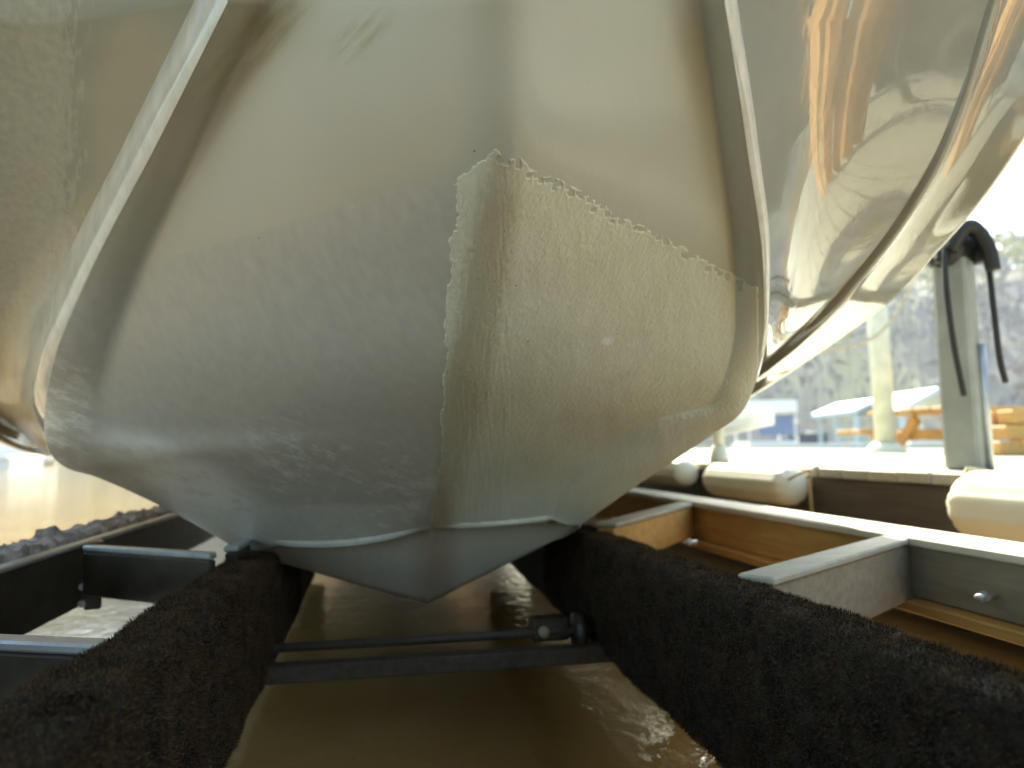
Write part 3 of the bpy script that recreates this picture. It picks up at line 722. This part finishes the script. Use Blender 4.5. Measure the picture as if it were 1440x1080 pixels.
# low timber picnic table on the pier
def table():
    c = PZ(1400, 634, ZD); e = empty('picnic_table', c, 'orange timber picnic table at the far side of the pier', 'table', rz=.12)
    wd = M['wood']
    def bx(n, x, y, z, sx, sy, sz): o = box(n, (x, y, z), (sx, sy, sz), wd, bev=.008); o.parent = e
    for k in range(5): bx('tabletop_board', .0, -.36 + .18 * k, .37, 2.1, .165, .045)
    for s in (-1, 1):
        for k in (0, 1): bx('bench_board', 0, s * (.62 + .16 * k), .20, 2.1, .15, .045)
        for x in (-.75, .75):
            o = board('leg', (x, s * .18, .345), (x, s * .52, 0.0), .05, .09, wd); o.parent = e
    for x in (-.75, .75): bx('bench_bearer', x + .05, 0, .155, .045, 1.5, .09)
    return e
table()
# a second taller stack of rails to its right
def rails():
    c = PZ(1475, 640, ZD); e = empty('timber_stack', c, 'stack of orange sawn timbers right of the picnic table', 'timber stack', rz=.1)
    for k in range(3):
        for q in range(2):
            o = box('timber', (0.0 + .06 * k, q * .13, .045 + .095 * k), (.9, .11, .085), M['wood'], bev=.008); o.parent = e
rails()

# small cream boat behind the pier near the hull
def dinghy():
    c = P(995, 640, 9.0); c.z = .35; e = empty('dinghy', c, 'cream hulled small boat moored beyond the pier near the hull', 'boat', rz=.3)
    V, F = [], []
    for i in range(13):
        t = i / 12; wdt = .55 * math.sin(min(1, (1 - t) * 2.2) * math.pi / 2); x = -1.1 + 2.3 * t; z1 = .62 + .12 * t
        for a in np.linspace(0, math.pi, 11): V.append((x, -math.cos(a) * (wdt + .01), z1 - math.sin(a) * .45 * (1 - .5 * t)))
    F = [(i * 11 + k, i * 11 + k + 1, (i + 1) * 11 + k + 1, (i + 1) * 11 + k) for i in range(12) for k in range(10)] + [tuple(range(11)), tuple(i * 11 for i in range(13)) + tuple(i * 11 + 10 for i in range(12, -1, -1))]
    o = mesh_obj('hull', V, F, M['white'], e); o2 = box('cabin', (-.3, 0, .75), (.9, .7, .22), M['pvc'], bev=.05); o2.parent = e
dinghy()

# ------------------------------------------------------------------ across the water: docks, boathouses, boats
ZF = .35
def boathouse(px, py, d, wdt, dep, eave, ridge, mat, lab, rz=0.0):
    c = P(px, py, d); c.z = 0; e = empty('boathouse', c, lab, 'boathouse', rz=-YAW + rz)
    for x in (-wdt / 2, wdt / 2):
        for y in (0, dep / 2, dep): o = box('post', (x, y, eave / 2), (.22, .22, eave), mat, bev=.01); o.parent = e
    rv = .35
    for s in (-1, 1):
        V = [(s * (wdt / 2 + rv), -rv, eave), (0, -rv, ridge), (0, dep + rv, ridge), (s * (wdt / 2 + rv), dep + rv, eave)]
        V += [Vector(v) + Vector((0, 0, .25)) for v in V]
        o = mesh_obj('roof', V, [(0, 1, 2, 3), (7, 6, 5, 4), (0, 4, 5, 1), (1, 5, 6, 2), (2, 6, 7, 3), (3, 7, 4, 0)], mat, e)
    o = box('deck', (0, dep / 2, .5), (wdt, dep, .25), M['deck'], bev=.01); o.parent = e
boathouse(1235, 600, 42, 2.6, 5, 2.3, 3.0, M['paleblue'], 'pale blue open boathouse left, behind the cream post')
boathouse(1318, 600, 40, 4.0, 5, 2.2, 3.4, M['paleblue'], 'larger pale blue gabled boathouse left of the thick post')
def far_dock(px0, px1, d, lab, top, base, zt=.75):
    a, b = P(px0, 620, d), P(px1, 620, d); a.z = b.z = zt
    e = empty('floating_dock', (a + b) / 2, lab, 'dock'); put(board('deck', a, b, 3.0, .18, top, bev=.02), e)
    a2, b2 = a.copy(), b.copy(); a2.z = b2.z = zt - .2; put(board('float', a2, b2, 2.6, .6, base, bev=.02), e)
far_dock(1040, 1215, 36, 'bright white decked floating dock across the water, left part', M['white'], M['teal'], .62)
far_dock(1255, 1480, 33, 'white and teal floating dock under the boathouses', M['white'], M['teal'], .62)
def canopy_boat(px, d, wdt, mat_hull, mat_top, lab, rz=0, roofh=1.9):
    c = P(px, 600, d); c.z = .1; e = empty('pontoon_boat', c, lab, 'boat', rz=-YAW + rz)
    for y in (-.6, .6):
        o = tube('pontoon', [(-wdt / 2, y, .1), (wdt / 2 - .3, y, .1), (wdt / 2, y, .25)], .28, M['galv'], n=12, rs=[.28, .28, .08]); o.parent = e
    def bx(n, c_, s_, m_): o = box(n, c_, s_, m_, bev=.03); o.parent = e
    bx('deck', (0, 0, .45), (wdt, 1.9, .12), M['white']); bx('side_fence', (0, -.9, .85), (wdt * .9, .06, .65), mat_hull); bx('side_fence', (0, .9, .85), (wdt * .9, .06, .65), mat_hull)
    bx('seat', (-.5, -.5, .8), (.7, .6, .5), M['white']); bx('console', (.4, .4, .95), (.5, .5, .8), M['white'])
    for x in (-wdt * .3, wdt * .3):
        for y in (-.8, .8): o = tube('canopy_pole', [(x, y, 1), (x, y, roofh)], .03, M['galv'], n=6); o.parent = e
    bx('canopy', (0, 0, roofh + .08), (wdt * .85, 2.0, .16), mat_top)
canopy_boat(1135, 48, 2.2, M['navy'], M['pole'], 'dark blue pontoon boat under a grey canopy across the water')
def shed(px, d, wdt):
    c = P(px, 600, d); c.z = .6; e = empty('boat_shelter', c, 'white roofed shelter with blue tarp sides across the water', 'shelter', rz=-YAW)
    def bx(n, c_, s_, m_): o = box(n, c_, s_, m_, bev=.05); o.parent = e
    bx('roof', (0, 0, 2.35), (wdt, 3.2, .8), M['white'])
    bx('tarp', (wdt * .12, -1.0, 1.25), (wdt * .7, .2, 1.3), M['blue']); bx('deck', (0, 0, .1), (wdt, 3, .2), M['white'])
    for x in (-wdt / 2 + .1, wdt / 2 - .1):
        for y in (-1.4, 1.4): bx('post', (x, y, 1.1), (.12, .12, 2.0), M['white'])
shed(1075, 46, 3.1)
# left horizon: low white docks
far_dock(-160, 40, 38, 'white floating dock at the left horizon', M['white'], M['white'], .55)
canopy_boat(20, 44, 4.5, M['white'], M['white'], 'white canopied pontoon boat at the left horizon', .3)

# ------------------------------------------------------------------ unseen roof and back wall, added to shade the slip and darken reflections
rf = empty('shade_roof', (0, 0, 3.0), 'unseen boarded roof added over the slip to shade it', 'roof')
for k in range(10):
    put(board('shade_roof_board', (-3.2 + .36 * k, -7, 3.0), (-3.2 + .36 * k, 3.9 if k < 10 else -.6, 3.0), .352, .03, M['roof'], bev=.004), rf)
for y in (-6, -3.5, -1, 1.5, 3.7): put(board('shade_roof_rafter', (-3.4, y, 2.965), (.25, y, 2.965), .09, .2, M['roof']), rf)
for x in (-3.2,):
    for y, wh in ((-6, 'at the added back wall'), (-2.5, 'beyond the bow'), (3.8, 'under the far roof edge')):
        e = empty('shade_roof_post', (x, y, 0), ('left' if x < 0 else 'right') + ' timber post of the added roof ' + wh, 'post', 'posts of the added roof'); put(box('shaft', (x, y, 1.38), (.14, .14, 2.76), M['wood_grey']), e)
wl = empty('added_back_wall', (0, -7, 0), 'unseen boarded wall added behind the camera to keep reflections dark', 'wall')
for k in range(15): put(box('board', (-3.4 + .38 * k, -6.9, 1.4), (.37, .04, 2.8), M['roof']), wl)

# unseen clad wall added on the pier, only to be mirrored in the hull
sw = empty('mirror_wall', (5, 0, .5), 'unseen grey clad wall added on the pier to be mirrored in the hull', 'wall')
for k in range(4, 15):
    if k in (9,): continue
    y = -5.0 + .5 * k; put(board('mirror_wall_panel', (5.05, y, 3.0), (5.05, y + .49, 3.0), .04, 2.47 if k < 11 else 1.9, M['clad']), sw)
# unseen orange boards and stand, added and slanted so the hull mirrors stripes
st = empty('added_prop_stand', (2.82, -.25, ZD), 'added dark timber stand for the orange boards mirrored in the hull', 'stand')
for y in (-.45, -.1): put(board('upright', (2.84, y, ZD + 1.9), (2.84, y + .07, ZD + 1.9), .07, 1.9, M['fascia']), st)  # uprights of the added stand
put(board('added_stand_crosspiece', (2.84, -.6, ZD + 1.75), (2.84, .15, ZD + 1.75), .06, .09, M['fascia']), st)
a_, b_ = Vector((2.72, .98, ZD)), Vector((2.76, -.14, ZD + 1.62)); t_ = (b_ - a_).normalized(); n_ = Vector((0, -t_.z, t_.y)).normalized() * -1
for k in range(5):
    f_ = (k - 2) * .135; sh = n_ * f_; lo = a_ + sh; lo = lo - t_ * ((lo.z - ZD - .03) / t_.z); hi = b_ + sh + t_ * (.12, -.05, .2, 0, .1)[k]
    bm = bmesh.new(); frame_box(bm, lo, hi, (.13, .17, .11, .16, .10)[k], .02, up=Vector((-.75, .62, .3))); o = bm_obj('added_lumber_board', bm, M['lumber'])
    tag(o, ('%s unseen slanting orange board added for its reflection in the hull' % ('first', 'second', 'middle', 'fourth', 'last')[k]), 'board', 'orange boards added for the hull reflection')
# haze over the lake
bm = bmesh.new(); bmesh.ops.create_cube(bm, size=1); bmesh.ops.scale(bm, vec=(1300, 1300, 91), verts=bm.verts); bmesh.ops.translate(bm, vec=(0, 0, 44.5), verts=bm.verts)
hz = bpy.data.materials.new('haze_air'); hz.use_nodes = True; hz.node_tree.nodes.clear()
pv = hz.node_tree.nodes.new('ShaderNodeVolumePrincipled'); pv.inputs['Color'].default_value = (.9, .92, 1, 1); pv.inputs['Density'].default_value = .0006; pv.inputs['Anisotropy'].default_value = .3
ho = hz.node_tree.nodes.new('ShaderNodeOutputMaterial'); hz.node_tree.links.new(pv.outputs[0], ho.inputs['Volume'])
tag(bm_obj('haze', bm, hz), 'thin pale haze over the lake', None, kind='stuff')


# white pebble caught in the carpet pile on the near right bunk
bm = bmesh.new(); bmesh.ops.create_icosphere(bm, subdivisions=2, radius=1)
pb = cam_line(564, 649, .490, .172, .50)
for v in bm.verts: v.co = Vector((v.co.x * .0035, v.co.y * .0028, v.co.z * .0022)) * (1 + .2 * noise.noise(v.co * 1.7)) + pb
tag(bm_obj('pebble', bm, M['white'], smooth=True), 'tiny white pebble caught in the carpet of the right bunk', 'pebble')
